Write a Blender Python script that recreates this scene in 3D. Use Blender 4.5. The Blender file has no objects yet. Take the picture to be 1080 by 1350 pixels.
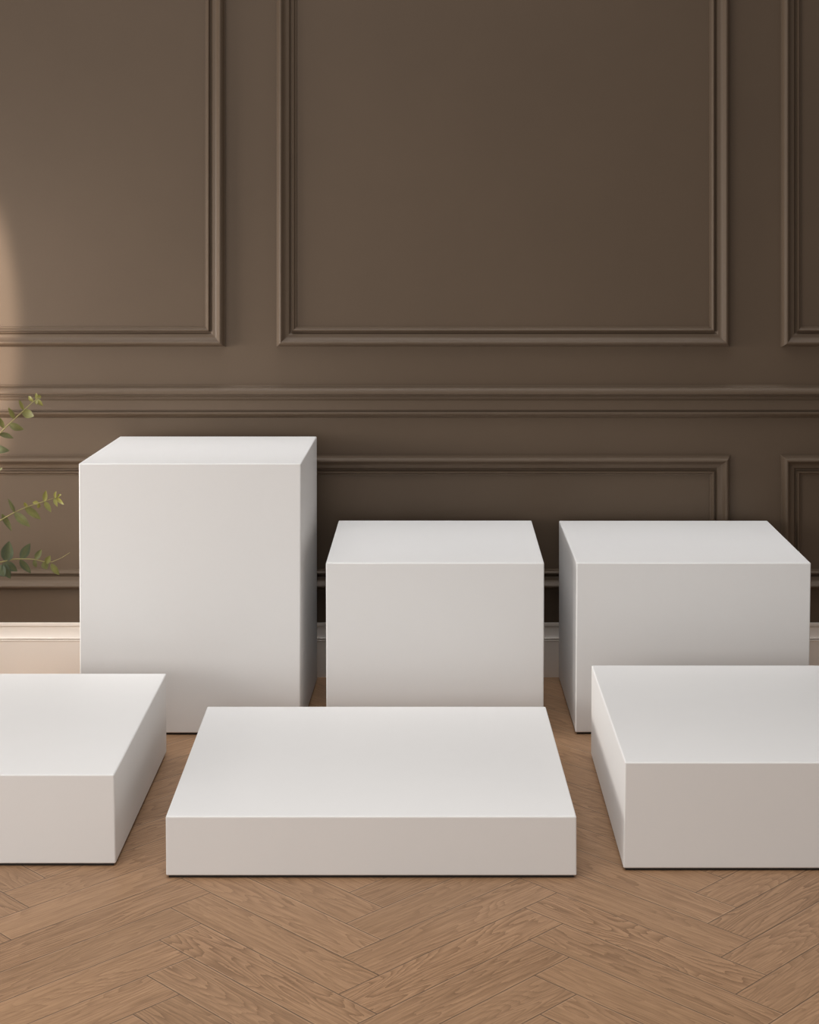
import bpy, bmesh, math, random
from mathutils import Vector, Matrix

random.seed(7)
SC = bpy.context.scene
COL = SC.collection

# ------------------------------------------------------------------ camera geometry (metres)
EYE = 1.575            # eye height
FPX = 2050.0           # focal length in pixels of the 1080x1350 frame
CX, CY = 557.0, 263.0  # principal point in the frame

def at(px, py, Y):
    """the point of the room seen at (px, py) that stands Y metres in front of the eye"""
    return Vector(((px - CX) / FPX * Y, Y, EYE - (py - CY) / FPX * Y))

def floor_depth(py):
    return FPX * EYE / (py - CY)

cam = bpy.data.cameras.new('camera')
cam.sensor_fit = 'VERTICAL'
cam.sensor_height = 36.0
cam.sensor_width = 36.0
cam.lens = 36.0 * FPX / 1350.0
cam.shift_x = -(CX - 540.0) / 1350.0
cam.shift_y = (CY - 675.0) / 1350.0
cam.clip_start = 0.05
cam_o = bpy.data.objects.new('camera', cam)
COL.objects.link(cam_o)
cam_o.location = (0, 0, EYE)
cam_o.rotation_euler = (math.pi / 2, 0, 0)
SC.camera = cam_o
SC.view_settings.view_transform = 'Standard'
SC.view_settings.look = 'None'
SC.view_settings.exposure = 0.0
SC.view_settings.gamma = 1.0

# ------------------------------------------------------------------ helpers
def link(name, bm, mat, parent=None, smooth=False, loc=None):
    me = bpy.data.meshes.new(name)
    bm.normal_update()
    bm.to_mesh(me)
    bm.free()
    if smooth:
        for p in me.polygons:
            p.use_smooth = True
    o = bpy.data.objects.new(name, me)
    COL.objects.link(o)
    if mat:
        me.materials.append(mat)
    if parent is not None:
        o.parent = parent
    if loc is not None:
        o.location = loc
    return o

def structure(o):
    o['kind'] = 'structure'
    return o

def tag(o, label, cat, group=None):
    o['label'] = label
    o['category'] = cat
    if group:
        o['group'] = group
    return o

class NT:
    """tiny node-tree helper"""
    def __init__(self, name):
        self.m = bpy.data.materials.new(name)
        self.m.use_nodes = True
        self.t = self.m.node_tree
        self.t.nodes.clear()
        self.out = self.n('ShaderNodeOutputMaterial')
        self.b = self.n('ShaderNodeBsdfPrincipled')
        self.l(self.b.outputs[0], self.out.inputs[0])
    def n(self, kind, **kw):
        nd = self.t.nodes.new(kind)
        for k, v in kw.items():
            setattr(nd, k, v)
        return nd
    def l(self, a, b):
        self.t.links.new(a, b)
    def val(self, sock, v):
        if hasattr(v, 'is_output'):
            self.l(v, sock)
        else:
            sock.default_value = v
    def math(self, op, a, b=None, c=None, clamp=False):
        nd = self.n('ShaderNodeMath', operation=op, use_clamp=clamp)
        for i, v in enumerate((a, b, c)):
            if v is not None:
                self.val(nd.inputs[i], v)
        return nd.outputs[0]
    def noise(self, vec, scale, detail=4, rough=0.5, distortion=0.0):
        nd = self.n('ShaderNodeTexNoise')
        self.l(vec, nd.inputs['Vector'])
        nd.inputs['Scale'].default_value = scale
        nd.inputs['Detail'].default_value = detail
        nd.inputs['Roughness'].default_value = rough
        nd.inputs['Distortion'].default_value = distortion
        return nd.outputs['Fac']
    def remap(self, v, a, b, c, d):
        nd = self.n('ShaderNodeMapRange')
        self.val(nd.inputs[0], v)
        for i, x in enumerate((a, b, c, d)):
            nd.inputs[i + 1].default_value = x
        return nd.outputs[0]
    def mix(self, fac, a, b, blend='MIX'):
        nd = self.n('ShaderNodeMix', data_type='RGBA', blend_type=blend)
        self.val(nd.inputs[0], fac)
        self.val(nd.inputs[6], a)
        self.val(nd.inputs[7], b)
        return nd.outputs[2]
    def bump(self, h, strength, dist):
        nd = self.n('ShaderNodeBump')
        nd.inputs['Strength'].default_value = strength
        nd.inputs['Distance'].default_value = dist
        self.l(h, nd.inputs['Height'])
        self.l(nd.outputs[0], self.b.inputs['Normal'])

def srgb(r, g, b):
    f = lambda c: (c / 255 / 12.92) if c / 255 <= 0.04045 else ((c / 255 + 0.055) / 1.055) ** 2.4
    return (f(r), f(g), f(b), 1)

def painted(name, col, rough, mottle=0.06, bump=0.05, spec=0.5):
    k = NT(name)
    geo = k.n('ShaderNodeNewGeometry')
    pos = geo.outputs['Position']
    big = k.noise(pos, 1.7, 3, 0.55)
    fine = k.noise(pos, 160, 3, 0.6)
    mid = k.noise(pos, 14, 4, 0.6)
    f = k.math('MULTIPLY_ADD', k.math('SUBTRACT', big, 0.5), mottle * 2.0, 1.0)
    f = k.math('MULTIPLY_ADD', k.math('SUBTRACT', mid, 0.5), mottle * 0.7, f)
    f = k.math('MULTIPLY_ADD', k.math('SUBTRACT', fine, 0.5), mottle * 0.9, f)
    vm = k.n('ShaderNodeVectorMath', operation='SCALE')
    vm.inputs[0].default_value = col[:3]
    k.l(f, vm.inputs['Scale'])
    k.l(vm.outputs[0], k.b.inputs['Base Color'])
    k.b.inputs['Roughness'].default_value = rough
    k.b.inputs['Specular IOR Level'].default_value = spec
    k.bump(fine, bump, 0.0015)
    return k.m

WALL = painted('brown wall paint', (0.103, 0.0705, 0.0455), 0.55, 0.10, 0.06, 0.35)
WHITE = painted('white plinth paint', (0.79, 0.78, 0.772), 0.55, 0.022, 0.03, 0.3)
CREAM = painted('cream skirting paint', (0.86, 0.79, 0.72), 0.45, 0.02, 0.02, 0.4)
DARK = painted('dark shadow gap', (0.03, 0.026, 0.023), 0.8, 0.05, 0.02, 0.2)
CLAY = painted('terracotta glaze', (0.32, 0.27, 0.23), 0.6, 0.06, 0.04, 0.4)
SOIL = painted('potting soil', (0.05, 0.035, 0.025), 0.95, 0.3, 0.8, 0.1)

# ------------------------------------------------------------------ floor: herringbone oak
PW, PN = 0.1065, 5
PL = PW * PN

def floor_material():
    k = NT('oak herringbone')
    uv = k.n('ShaderNodeUVMap', uv_map='plank')
    sep = k.n('ShaderNodeSeparateXYZ')
    k.l(uv.outputs[0], sep.inputs[0])
    u, v = sep.outputs[0], sep.outputs[1]
    at_ = k.n('ShaderNodeAttribute', attribute_name='plank_tone')
    sc = k.n('ShaderNodeSeparateColor')
    k.l(at_.outputs['Color'], sc.inputs[0])
    r1, r2, r3 = sc.outputs
    def vec(su, sv, off=37.0):
        c = k.n('ShaderNodeCombineXYZ')
        k.l(k.math('MULTIPLY_ADD', r2, off, k.math('MULTIPLY', u, su)), c.inputs[0])
        k.l(k.math('MULTIPLY_ADD', r3, off, k.math('MULTIPLY', v, sv)), c.inputs[1])
        k.l(k.math('MULTIPLY', r1, off), c.inputs[2])
        return c.outputs[0]
    # growth rings: contour lines of a field stretched along the plank, so that they close into cathedrals
    base = k.noise(vec(2.3, 15.0), 1.0, 1.5, 0.4, 0.25)
    wob = k.noise(vec(14, 110), 1.0, 3, 0.65)
    field = k.math('MULTIPLY_ADD', base, 19.0, k.math('MULTIPLY', wob, 0.9))
    saw = k.math('FRACT', field)
    ring = k.math('POWER', saw, 2.2)
    ring_amt = k.remap(k.noise(vec(1.3, 6.0, 61), 1.0, 2, 0.5), 0.32, 0.62, 0.15, 1.0)
    ring = k.math('MULTIPLY', ring, ring_amt)
    streak = k.noise(vec(7.0, 170), 1.0, 4, 0.7, 0.6)
    pores = k.noise(vec(26, 700), 1.0, 2, 0.6)
    pores = k.remap(pores, 0.50, 0.72, 0.0, 1.0)
    broad = k.noise(vec(1.2, 9.0, 23), 1.0, 3, 0.5)
    c = k.mix(k.remap(broad, 0.25, 0.75, 0, 1), FLOOR_A, FLOOR_B)
    c = k.mix(k.math('MULTIPLY', ring, 0.75), c, FLOOR_C)
    c = k.mix(k.remap(streak, 0.38, 0.68, 0.0, 0.55), c, FLOOR_D)
    c = k.mix(k.math('MULTIPLY', pores, 0.30), c, FLOOR_E)
    tone = k.remap(r1, 0, 1, 0.92, 1.06)
    vm = k.n('ShaderNodeVectorMath', operation='SCALE')
    k.l(c, vm.inputs[0])
    k.l(tone, vm.inputs['Scale'])
    c = vm.outputs[0]
    # joints between planks
    du = k.math('MINIMUM', u, k.math('SUBTRACT', PL, u))
    dv = k.math('MINIMUM', v, k.math('SUBTRACT', PW, v))
    d = k.math('MINIMUM', du, dv)
    wobble = k.math('MULTIPLY_ADD', k.math('SUBTRACT', k.noise(vec(30, 30), 1.0, 2, 0.5), 0.5), 0.0012, d)
    joint = k.remap(wobble, 0.0005, 0.0019, 0.88, 0.0)
    light = k.math('MULTIPLY', k.remap(k.math('ABSOLUTE', k.math('SUBTRACT', d, 0.0026)), 0.0, 0.0018, 0.42, 0.0), r2)
    c = k.mix(light, c, FLOOR_L)
    c = k.mix(joint, c, FLOOR_J)
    k.l(c, k.b.inputs['Base Color'])
    ro = k.math('MULTIPLY_ADD', streak, 0.16, 0.36)
    k.l(ro, k.b.inputs['Roughness'])
    k.b.inputs['Specular IOR Level'].default_value = 0.34
    h = k.math('MULTIPLY_ADD', pores, -0.25, k.math('MULTIPLY', ring, -0.25))
    h = k.math('MULTIPLY_ADD', k.remap(d, 0.0, 0.002, -1.0, 0.0), 1.2, h)
    k.bump(h, 0.25, 0.0012)
    return k.m

FLOOR_A = (0.425, 0.255, 0.145, 1)
FLOOR_B = (0.355, 0.210, 0.115, 1)
FLOOR_C = (0.130, 0.066, 0.032, 1)
FLOOR_D = (0.170, 0.092, 0.047, 1)
FLOOR_E = (0.140, 0.078, 0.042, 1)
FLOOR_L = (0.62, 0.42, 0.27, 1)
FLOOR_J = (0.085, 0.050, 0.030, 1)

WALL_Y = 5.143         # plane of the back wall
X0, X1, Y0 = -4.2, 4.2, -1.5

def build_floor():
    bm = bmesh.new()
    uvl = bm.loops.layers.uv.new('plank')
    cl = bm.loops.layers.float_color.new('plank_tone')
    ox, oy = -0.0876, 3.232 - PW / math.sqrt(2)
    sx = 1.045
    s2 = math.sqrt(2)
    rnd = random.Random(11)
    def world(p, q):
        return Vector((ox + (p - q) * PW / s2 * sx, oy + (p + q) * PW / s2, 0))
    def plank(p0, q0, p1, q1, horiz):
        pts = [(p0, q0), (p1, q0), (p1, q1), (p0, q1)]
        vs = [world(*a) for a in pts]
        if max(v.x for v in vs) < X0 or min(v.x for v in vs) > X1 or max(v.y for v in vs) < Y0 or min(v.y for v in vs) > WALL_Y:
            return
        f = bm.faces.new([bm.verts.new(v) for v in vs])
        col = (rnd.random(), rnd.random(), rnd.random(), 1)
        flip = rnd.random() < 0.5
        for lp, (p, q) in zip(f.loops, pts):
            a, b = ((p - p0), (q - q0)) if horiz else ((q - q0), (p - p0))
            if flip:
                a, b = PN - a, 1 - b
            lp[uvl].uv = (a * PW, b * PW)
            lp[cl] = col
    for j in range(-8, 9):
        for k in range(-60, 40):
            a, b = k + PN * j, k - PN * j
            plank(a, b, a + PN, b + 1, True)
            plank(a + PN, b + 1 - PN, a + PN + 1, b + 1, False)
    for co, no in (((X0, 0, 0), (-1, 0, 0)), ((X1, 0, 0), (1, 0, 0)), ((0, Y0, 0), (0, -1, 0)), ((0, WALL_Y, 0), (0, 1, 0))):
        bmesh.ops.bisect_plane(bm, geom=bm.verts[:] + bm.edges[:] + bm.faces[:], plane_co=co, plane_no=no, clear_outer=True)
    return structure(link('floor', bm, floor_material()))

build_floor()

# ------------------------------------------------------------------ back wall, skirting and mouldings
WALL_H = 3.05
bm = bmesh.new()
bmesh.ops.create_cube(bm, size=1, matrix=Matrix.Translation(((X0 + X1) / 2, WALL_Y + 0.06, WALL_H / 2)) @ Matrix.Diagonal((X1 - X0, 0.12, WALL_H, 1)))
structure(link('wall_back', bm, WALL))

def mz(py, out=0.0):
    """height on the wall (or `out` metres in front of it) seen at image row py"""
    Y = WALL_Y - out
    return EYE - (py - CY) / FPX * Y

def mx(px):
    return (px - CX) / FPX * WALL_Y

def run(name, prof, mat):
    """horizontal moulding: prof is a list of (out from wall, height), top to bottom"""
    bm = bmesh.new()
    a = [bm.verts.new((X0, WALL_Y - o, z)) for o, z in prof]
    b = [bm.verts.new((X1, WALL_Y - o, z)) for o, z in prof]
    for i in range(len(prof) - 1):
        bm.faces.new((a[i], a[i + 1], b[i + 1], b[i]))
    bm.faces.new(list(reversed(a)))
    bm.faces.new(b)
    bmesh.ops.recalc_face_normals(bm, faces=bm.faces[:])
    return structure(link(name, bm, mat))

def arc(o0, z0, o1, z1, n=6, convex=True):
    """quarter-round between two profile points"""
    r = []
    for i in range(n + 1):
        t = i / n * math.pi / 2
        if convex:
            r.append((o0 + (o1 - o0) * math.sin(t), z0 + (z1 - z0) * (1 - math.cos(t))))
        else:
            r.append((o0 + (o1 - o0) * (1 - math.cos(t)), z0 + (z1 - z0) * math.sin(t)))
    return r

# skirting board
sk = [(0.0, mz(820.5)), (0.007, mz(821.0, .007)), (0.0085, mz(822.0, .0085)), (0.0085, mz(825.3, .0085)), (0.003, mz(826.0, .003)), (0.003, mz(827.4, .003))]
sk += arc(0.007, mz(828.0, .007), 0.0175, mz(842.0, .0175), 8, False)
sk += [(0.009, mz(842.3, .009)), (0.009, mz(843.2, .009)), (0.0185, mz(843.6, .0185)), (0.0195, mz(844.6, .0195)), (0.018, mz(846.2, .018)), (0.018, 0.0)]
run('baseboard_back', sk, CREAM)

# chair rail
cr = [(0.0, mz(507.0))]
cr += [(0.004, mz(507.6, .004)), (0.005, mz(508.8, .005))]
cr += arc(0.007, mz(509.5, .007), 0.031, mz(518.5, .031), 8, True)
cr += [(0.030, mz(520.0, .03)), (0.016, mz(520.6, .016)), (0.016, mz(522.0, .016)), (0.018, mz(522.6, .018)), (0.017, mz(523.8, .017)), (0.010, mz(524.2, .010)), (0.010, mz(526.0, .010)),
       (0.013, mz(528.0, .013)), (0.017, mz(540.5, .017)), (0.011, mz(541.0, .011)), (0.011, mz(542.4, .011)), (0.022, mz(543.4, .022)),
       (0.024, mz(544.6, .024)), (0.023, mz(546.0, .023)), (0.017, mz(548.0, .017)), (0.011, mz(549.4, .011)), (0.008, mz(550.2, .008)), (0.0, mz(550.6))]
run('trim_1', cr, WALL)

# panel frames: profile (distance inwards from the outer edge, height off the wall), metres
PXW = WALL_Y / FPX
FP = [(0, 0), (0.2, .0040), (1.0, .0045), (1.4, .0080), (3.0, .0160), (4.8, .0210), (6.2, .0225), (7.4, .0220), (8.6, .0190), (10.0, .0148), (11.6, .0112), (13.2, .0092),
      (14.6, .0086), (16.6, .0078), (17.6, .0060), (18.4, .0025), (19.0, .0012), (20.2, .0014), (20.9, .0075), (21.8, .0104), (23.0, .0104), (24.2, .0072), (25.0, .0040), (26.6, .0032), (27.0, 0)]
FP = [(s * PXW, h * 1.25) for s, h in FP]

def frame(name, x0, x1, z0, z1):
    bm = bmesh.new()
    rings = []
    for s, h in FP:
        y = WALL_Y - h
        rings.append([bm.verts.new(c) for c in ((x0 + s, y, z0 + s), (x1 - s, y, z0 + s), (x1 - s, y, z1 - s), (x0 + s, y, z1 - s))])
    for a, b in zip(rings, rings[1:]):
        for i in range(4):
            j = (i + 1) % 4
            bm.faces.new((a[i], a[j], b[j], b[i]))
    bmesh.ops.recalc_face_normals(bm, faces=bm.faces[:])
    return structure(link(name, bm, WALL))

PXL = [(297 - 598, 297.5), (364.5, 962.5), (1029.5, 1029.5 + 598)]
n = 2
for a, b in PXL:
    frame('trim_%d' % n, mx(a), mx(b), mz(457.5), 2.78); n += 1
for a, b in PXL:
    frame('trim_%d' % n, mx(a), mx(b), mz(777.0), mz(599.5)); n += 1

# ------------------------------------------------------------------ white plinths
GAP = 0.006
def plinth(name, label, ft, fb, bt, bb, y_front, y_back):
    """ft/fb/bt/bb: (left px, right px, row) of the front top, front bottom, back top and back bottom edges"""
    def edge(e, Y, on_floor):
        l, r = at(e[0], e[2], Y), at(e[1], e[2], Y)
        if on_floor:
            l.z = r.z = GAP
        return l, r
    FT, FB = edge(ft, y_front, False), edge(fb, y_front, True)
    BT, BB = edge(bt, y_back, False), edge(bb, y_back, True)
    pts = [FB[0], FB[1], BB[1], BB[0], FT[0], FT[1], BT[1], BT[0]]
    c = sum((p.copy() for p in pts[:4]), Vector()) / 4
    c.z = 0
    pts = [p - c for p in pts]
    bm = bmesh.new()
    vs = [bm.verts.new(p) for p in pts]
    for f in ((0, 3, 2, 1), (4, 5, 6, 7), (0, 1, 5, 4), (1, 2, 6, 5), (2, 3, 7, 6), (3, 0, 4, 7)):
        bm.faces.new([vs[i] for i in f])
    bmesh.ops.bevel(bm, geom=bm.edges[:], offset=0.0035, segments=3, profile=0.5, affect='EDGES')
    bmesh.ops.recalc_face_normals(bm, faces=bm.faces[:])
    o = link(name, bm, WHITE, None, loc=c)
    tag(o, label, 'plinth', 'white display plinths')
    # recessed dark foot that makes the shadow gap
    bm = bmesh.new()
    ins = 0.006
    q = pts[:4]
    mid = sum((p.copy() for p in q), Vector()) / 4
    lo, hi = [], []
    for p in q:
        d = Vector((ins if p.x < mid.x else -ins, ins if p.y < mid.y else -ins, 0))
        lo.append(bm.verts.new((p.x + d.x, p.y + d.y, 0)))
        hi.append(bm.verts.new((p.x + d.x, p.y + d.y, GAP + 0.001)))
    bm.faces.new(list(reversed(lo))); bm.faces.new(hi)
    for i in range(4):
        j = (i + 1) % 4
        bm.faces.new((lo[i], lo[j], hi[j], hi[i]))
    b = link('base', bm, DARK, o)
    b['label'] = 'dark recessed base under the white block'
    return o

def fd(py):            # depth of a face whose white lower edge (GAP above the floor) is at row py
    return FPX * (EYE - GAP) / (py - CY)

plinth('display_plinth', 'tallest white display plinth, upright block between the plant and the cube',
       (103.6, 396.8, 611), (105.7, 395.5, 966.5), (158, 417.8, 575.3), (158, 418.2, 897), fd(966.5), 5.085)
plinth('display_plinth', 'white cube plinth in the middle of the back row, behind the thin slab',
       (429.6, 717.6, 742), (430.3, 716.8, 966), (446.5, 701, 686), (446.5, 701, 895), fd(966), 5.085)
plinth('display_plinth', 'wide white block plinth at the right of the back row, beside the cube',
       (760.2, 1069.5, 742), (758.7, 1066.5, 965.8), (737, 1012, 686.3), (737, 1010, 894), fd(965.8), 5.100)
plinth('display_plinth', 'low white plinth cut off by the left edge, in front of the tallest plinth',
       (-390, 150.4, 1021.3), (-388, 152.6, 1138.8), (-232, 219.5, 887.8), (-230, 219.6, 997.5), fd(1138.8), 4.415)
plinth('display_plinth', 'thinnest white slab plinth, low in the centre front on the herringbone floor',
       (218.3, 760.2, 1076.2), (218.8, 760.4, 1154.6), (273.3, 719.6, 931.3), (272, 719.6, 998), fd(1154.6), 4.405)
plinth('display_plinth', 'low thick white plinth cut off by the right edge, in front of the wide block',
       (824.2, 1372, 1005), (822, 1372, 1145.0), (780, 1248, 877), (779.3, 1248, 997.5), fd(1145), 4.400)

# ------------------------------------------------------------------ plant reaching in from the left
def leaf_mat(name, a, b):
    k = NT(name)
    geo = k.n('ShaderNodeNewGeometry')
    nz = k.noise(geo.outputs['Position'], 38, 3, 0.5)
    at_ = k.n('ShaderNodeAttribute', attribute_name='tone')
    sep = k.n('ShaderNodeSeparateColor')
    k.l(at_.outputs['Color'], sep.inputs[0])
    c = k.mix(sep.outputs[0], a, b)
    f = k.remap(nz, 0.3, 0.7, 0.82, 1.15)
    vm = k.n('ShaderNodeVectorMath', operation='SCALE')
    k.l(c, vm.inputs[0]); k.l(f, vm.inputs['Scale'])
    k.l(vm.outputs[0], k.b.inputs['Base Color'])
    k.b.inputs['Roughness'].default_value = 0.5
    k.b.inputs['Specular IOR Level'].default_value = 0.35
    tr = k.n('ShaderNodeBsdfTranslucent')
    k.l(vm.outputs[0], tr.inputs[0])
    mx_ = k.n('ShaderNodeMixShader')
    mx_.inputs[0].default_value = 0.25
    k.l(k.b.outputs[0], mx_.inputs[1]); k.l(tr.outputs[0], mx_.inputs[2])
    k.l(mx_.outputs[0], k.out.inputs[0])
    return k.m

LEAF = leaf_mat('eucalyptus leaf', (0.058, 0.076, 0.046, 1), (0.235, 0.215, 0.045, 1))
STEM = painted('eucalyptus stem', (0.22, 0.19, 0.075), 0.6, 0.12, 0.05, 0.3)

def tube(bm, pts, r0, r1, seg=7):
    rings = []
    n = len(pts)
    for i, p in enumerate(pts):
        d = (pts[min(i + 1, n - 1)] - pts[max(i - 1, 0)]).normalized()
        a = d.cross(Vector((0, 1, 0.13))).normalized()
        b = d.cross(a).normalized()
        r = r0 + (r1 - r0) * i / (n - 1)
        rings.append([bm.verts.new(p + (a * math.cos(t) + b * math.sin(t)) * r) for t in [2 * math.pi * q / seg for q in range(seg)]])
    for a, b in zip(rings, rings[1:]):
        for i in range(seg):
            j = (i + 1) % seg
            bm.faces.new((a[i], a[j], b[j], b[i]))
    bm.faces.new(list(reversed(rings[0]))); bm.faces.new(rings[-1])

def smooth_path(pts, sub=6):
    out = []
    n = len(pts)
    for i in range(n - 1):
        p0, p1, p2, p3 = pts[max(i - 1, 0)], pts[i], pts[i + 1], pts[min(i + 2, n - 1)]
        for s in range(sub):
            t = s / sub
            out.append(0.5 * ((2 * p1) + (p2 - p0) * t + (2 * p0 - 5 * p1 + 4 * p2 - p3) * t * t + (3 * p1 - p0 - 3 * p2 + p3) * t ** 3))
    out.append(pts[-1])
    return out

def leaf(bm, cl, base, tip, width, tone, rnd, round_=1.0, turn=None):
    """a folded, arching leaf blade from base to tip"""
    d = tip - base
    L = d.length
    d.normalize()
    nrm = Vector((rnd.uniform(-.35, .35), -1, rnd.uniform(-.1, .5)))
    side = d.cross(nrm).normalized()
    nrm = side.cross(d).normalized()
    if turn:
        side = (side * math.cos(turn) + nrm * math.sin(turn)).normalized()
        nrm = side.cross(d).normalized()
    bend = rnd.uniform(-.10, .12) * L
    N = 10
    rows = []
    for i in range(N + 1):
        t = i / N
        w = width * 0.5 * (math.sin(math.pi * t ** (0.80 if round_ > 0.9 else 0.65)) ** 0.85 if 0 < t < 1 else 0.02)
        c = base + d * (L * t) + nrm * (bend * math.sin(math.pi * t))
        up = nrm * (w * 0.28)
        rows.append([bm.verts.new(c - side * w + up), bm.verts.new(c - side * w * .5 + up * .4), bm.verts.new(c),
                     bm.verts.new(c + side * w * .5 + up * .4), bm.verts.new(c + side * w + up)])
    for i, (a, b) in enumerate(zip(rows, rows[1:])):
        for j in range(4):
            f = bm.faces.new((a[j], a[j + 1], b[j + 1], b[j]))
            for lp in f.loops:
                tt = min(1, max(0, tone + rnd.uniform(-.03, .03) + (0.10 if j in (1, 2) else 0)))
                lp[cl] = (tt, tt, tt, 1)

K = 1350 / 320.0       # close-up of the plant: its own pixels -> frame pixels
def cp(x, y, Y=4.80):
    return at(x / K, 480 + y / K, Y)

POT = at(-78, 893, 4.80); POT.z = 0
plant = bpy.data.objects.new('leafy_plant', None)
COL.objects.link(plant)
plant.location = POT
tag(plant, 'leafy green plant reaching in at the left edge, beside the tallest plinth', 'plant')

bm = bmesh.new()
prof = [(0.0, 0.0), (0.085, 0.0), (0.10, 0.012), (0.125, 0.12), (0.135, 0.24), (0.130, 0.33), (0.112, 0.40), (0.108, 0.42), (0.114, 0.435), (0.104, 0.437), (0.098, 0.42), (0.098, 0.38)]
rings = []
for r, z in prof:
    rings.append([bm.verts.new((r * math.cos(a), r * math.sin(a), z)) for a in [2 * math.pi * q / 40 for q in range(40)]] if r > 0 else [bm.verts.new((0, 0, z))])
for a, b in zip(rings, rings[1:]):
    for i in range(40):
        j = (i + 1) % 40
        if len(a) == 1:
            bm.faces.new((a[0], b[j], b[i]))
        else:
            bm.faces.new((a[i], a[j], b[j], b[i]))
pot = link('pot', bm, CLAY, plant, smooth=True)
bm = bmesh.new()
bmesh.ops.create_circle(bm, cap_ends=True, segments=40, radius=0.099, matrix=Matrix.Translation((0, 0, 0.395)))
link('soil', bm, SOIL, plant)

def branch(path, leaves, r0, r1, rnd, Y=4.80, extra=None):
    """path and leaves in close-up pixels; the branch starts in the pot"""
    start = [Vector((rnd.uniform(-.03, .03), rnd.uniform(-.03, .03), 0.39)) + POT]
    pts = smooth_path(start + [cp(x, y, Y) for x, y in path])
    bm = bmesh.new()
    tube(bm, [p - POT for p in pts], r0, r1)
    for a, b in (extra or []):
        tube(bm, [cp(*a, Y) - POT, cp(*b, Y) - POT], r1, r1 * .5)
    br = link('branch', bm, STEM, plant, smooth=True)
    bm = bmesh.new()
    cl = bm.loops.layers.float_color.new('tone')
    for bx, by, tx, ty, w, tone in leaves:
        b = cp(bx, by, Y) - POT
        t = cp(tx, ty, Y + rnd.uniform(-.018, .018)) - POT
        leaf(bm, cl, b, t, w / K / FPX * Y, tone, rnd, turn=rnd.uniform(-.35, .35))
    link('foliage', bm, LEAF, br, smooth=True)

rnd = random.Random(5)
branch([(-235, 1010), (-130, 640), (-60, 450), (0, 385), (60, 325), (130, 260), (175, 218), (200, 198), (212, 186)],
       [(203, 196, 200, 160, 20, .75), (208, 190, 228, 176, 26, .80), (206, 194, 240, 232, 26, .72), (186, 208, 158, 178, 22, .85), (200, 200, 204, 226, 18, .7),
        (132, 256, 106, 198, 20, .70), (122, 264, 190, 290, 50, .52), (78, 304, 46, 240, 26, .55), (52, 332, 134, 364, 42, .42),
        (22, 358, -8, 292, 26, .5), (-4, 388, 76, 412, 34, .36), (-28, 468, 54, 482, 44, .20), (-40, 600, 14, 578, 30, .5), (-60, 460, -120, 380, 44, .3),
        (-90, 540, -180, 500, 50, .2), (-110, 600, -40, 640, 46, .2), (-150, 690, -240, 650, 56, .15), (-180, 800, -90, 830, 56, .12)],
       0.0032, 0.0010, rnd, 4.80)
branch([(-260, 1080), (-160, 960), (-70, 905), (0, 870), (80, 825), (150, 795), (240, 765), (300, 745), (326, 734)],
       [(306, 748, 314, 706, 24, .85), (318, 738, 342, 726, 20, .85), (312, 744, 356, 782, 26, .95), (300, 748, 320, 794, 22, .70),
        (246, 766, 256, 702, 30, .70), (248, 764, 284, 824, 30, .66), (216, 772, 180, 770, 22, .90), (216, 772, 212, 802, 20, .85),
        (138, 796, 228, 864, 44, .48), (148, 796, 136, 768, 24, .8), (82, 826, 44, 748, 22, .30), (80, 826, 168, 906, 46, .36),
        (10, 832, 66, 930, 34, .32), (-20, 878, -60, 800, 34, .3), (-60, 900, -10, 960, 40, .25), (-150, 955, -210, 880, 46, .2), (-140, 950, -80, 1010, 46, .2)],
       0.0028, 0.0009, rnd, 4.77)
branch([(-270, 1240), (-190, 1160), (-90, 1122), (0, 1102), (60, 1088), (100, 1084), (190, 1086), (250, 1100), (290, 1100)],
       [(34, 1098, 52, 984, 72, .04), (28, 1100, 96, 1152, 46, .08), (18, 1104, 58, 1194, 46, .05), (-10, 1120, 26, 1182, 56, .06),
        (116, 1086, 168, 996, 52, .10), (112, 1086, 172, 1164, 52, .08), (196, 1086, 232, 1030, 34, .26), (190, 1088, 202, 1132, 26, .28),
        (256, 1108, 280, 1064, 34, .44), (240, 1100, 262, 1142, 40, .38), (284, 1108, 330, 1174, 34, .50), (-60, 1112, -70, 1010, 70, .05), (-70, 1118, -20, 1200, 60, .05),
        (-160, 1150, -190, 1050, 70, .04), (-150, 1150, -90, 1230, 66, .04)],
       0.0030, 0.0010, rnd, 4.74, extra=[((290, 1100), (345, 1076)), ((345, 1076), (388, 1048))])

# ------------------------------------------------------------------ light
def area(name, loc, target, sx, sy, power, col, spread=180):
    l = bpy.data.lights.new(name, 'AREA')
    l.shape = 'RECTANGLE'; l.size = sx; l.size_y = sy
    l.energy = power; l.color = col
    l.spread = math.radians(spread)
    o = bpy.data.objects.new(name, l)
    COL.objects.link(o)
    o.location = loc
    o.rotation_euler = (Vector(target) - Vector(loc)).to_track_quat('-Z', 'Y').to_euler()
    return o

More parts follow.
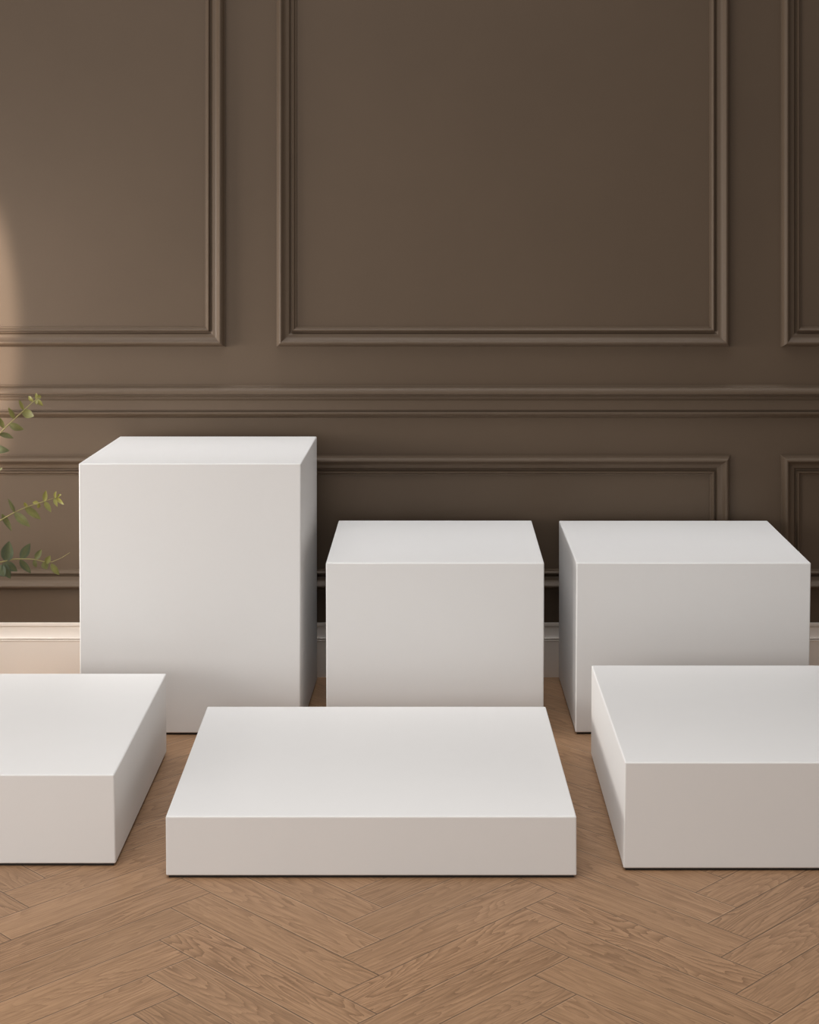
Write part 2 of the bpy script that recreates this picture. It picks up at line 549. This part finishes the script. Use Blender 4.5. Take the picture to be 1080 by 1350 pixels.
area('front_fill', (-1.5, -1.0, 1.2), (-0.3, 4.0, 0.3), 3, 1.6, 26, (1.0, 0.97, 0.945))  # added low fill from behind the camera, lifts the plinth fronts
area('left_window_light', (-3.5, 1.5, 1.6), (0, 4.4, 0.7), 1.5, 1.5, 11, (1.0, 0.965, 0.93))
area('low_left_light', (-3.0, 1.5, 0.8), (-0.3, 3.6, 0.1), 1.5, 1.0, 24, (1.0, 0.965, 0.92))
area('overhead_fill', (-1, 3.4, 4.6), (0, 3.7, 0), 3, 3, 70, (0.985, 0.99, 1.0))  # unseen overhead fill, added to brighten the plinth tops
area('back_overhead_fill', (0, 4.85, 3.4), (0, 4.85, 0), 3.5, 0.5, 3.2, (0.99, 0.99, 1.0), 26)  # narrow extra fill, added only to lift the tops of the back row
area('front_overhead_fill', (0, 2.8, 3.5), (0, 2.9, 0), 4.0, 1.2, 10.5, (1.0, 0.99, 0.98), 62)  # invented pool of light for the front floor and slab tops
area('side_window', (-4.5, 4.4, 1.0), (0, 4.9, 0.7), 0.8, 1.0, 20, (1.0, 0.95, 0.89), 90)
area('low_wall_fill', (-2.5, 4.56, 0.7), (-1.2, 5.12, 0.55), 0.3, 0.8, 2.0, (1.0, 0.92, 0.84), 70)  # added to brighten the lower wall at the left, no known source

area('left_wall_fill', (-2.6, 4.3, 1.1), (-0.9, 5.12, 1.2), 0.4, 0.9, 4.5, (1.0, 0.94, 0.88), 80)  # added raking fill for the left mouldings, not a fixture on the wall
area('right_fill', (3.4, 2.2, 1.1), (-0.7, 3.9, 0.3), 2.0, 1.4, 1.6, (1.0, 0.93, 0.86), 50)

# warm late sun slanting on to the wall at the far left
sp = bpy.data.lights.new('low_sun', 'SPOT')
sp.energy = 310; sp.color = (1.0, 0.80, 0.62); sp.spot_size = math.radians(29); sp.spot_blend = 0.42; sp.shadow_soft_size = 0.03
so = bpy.data.objects.new('low_sun', sp)
COL.objects.link(so)
so.location = (-2.2, 2.9, 1.5)
so.rotation_euler = (Vector((-1.53, WALL_Y, 1.13)) - Vector(so.location)).to_track_quat('-Z', 'Y').to_euler()
so.scale = (0.33, 1, 1)

w = bpy.data.worlds.new('world')
SC.world = w
w.use_nodes = True
bg = w.node_tree.nodes['Background']
bg.inputs[0].default_value = (1.0, 0.945, 0.89, 1)
bg.inputs[1].default_value = 0.29
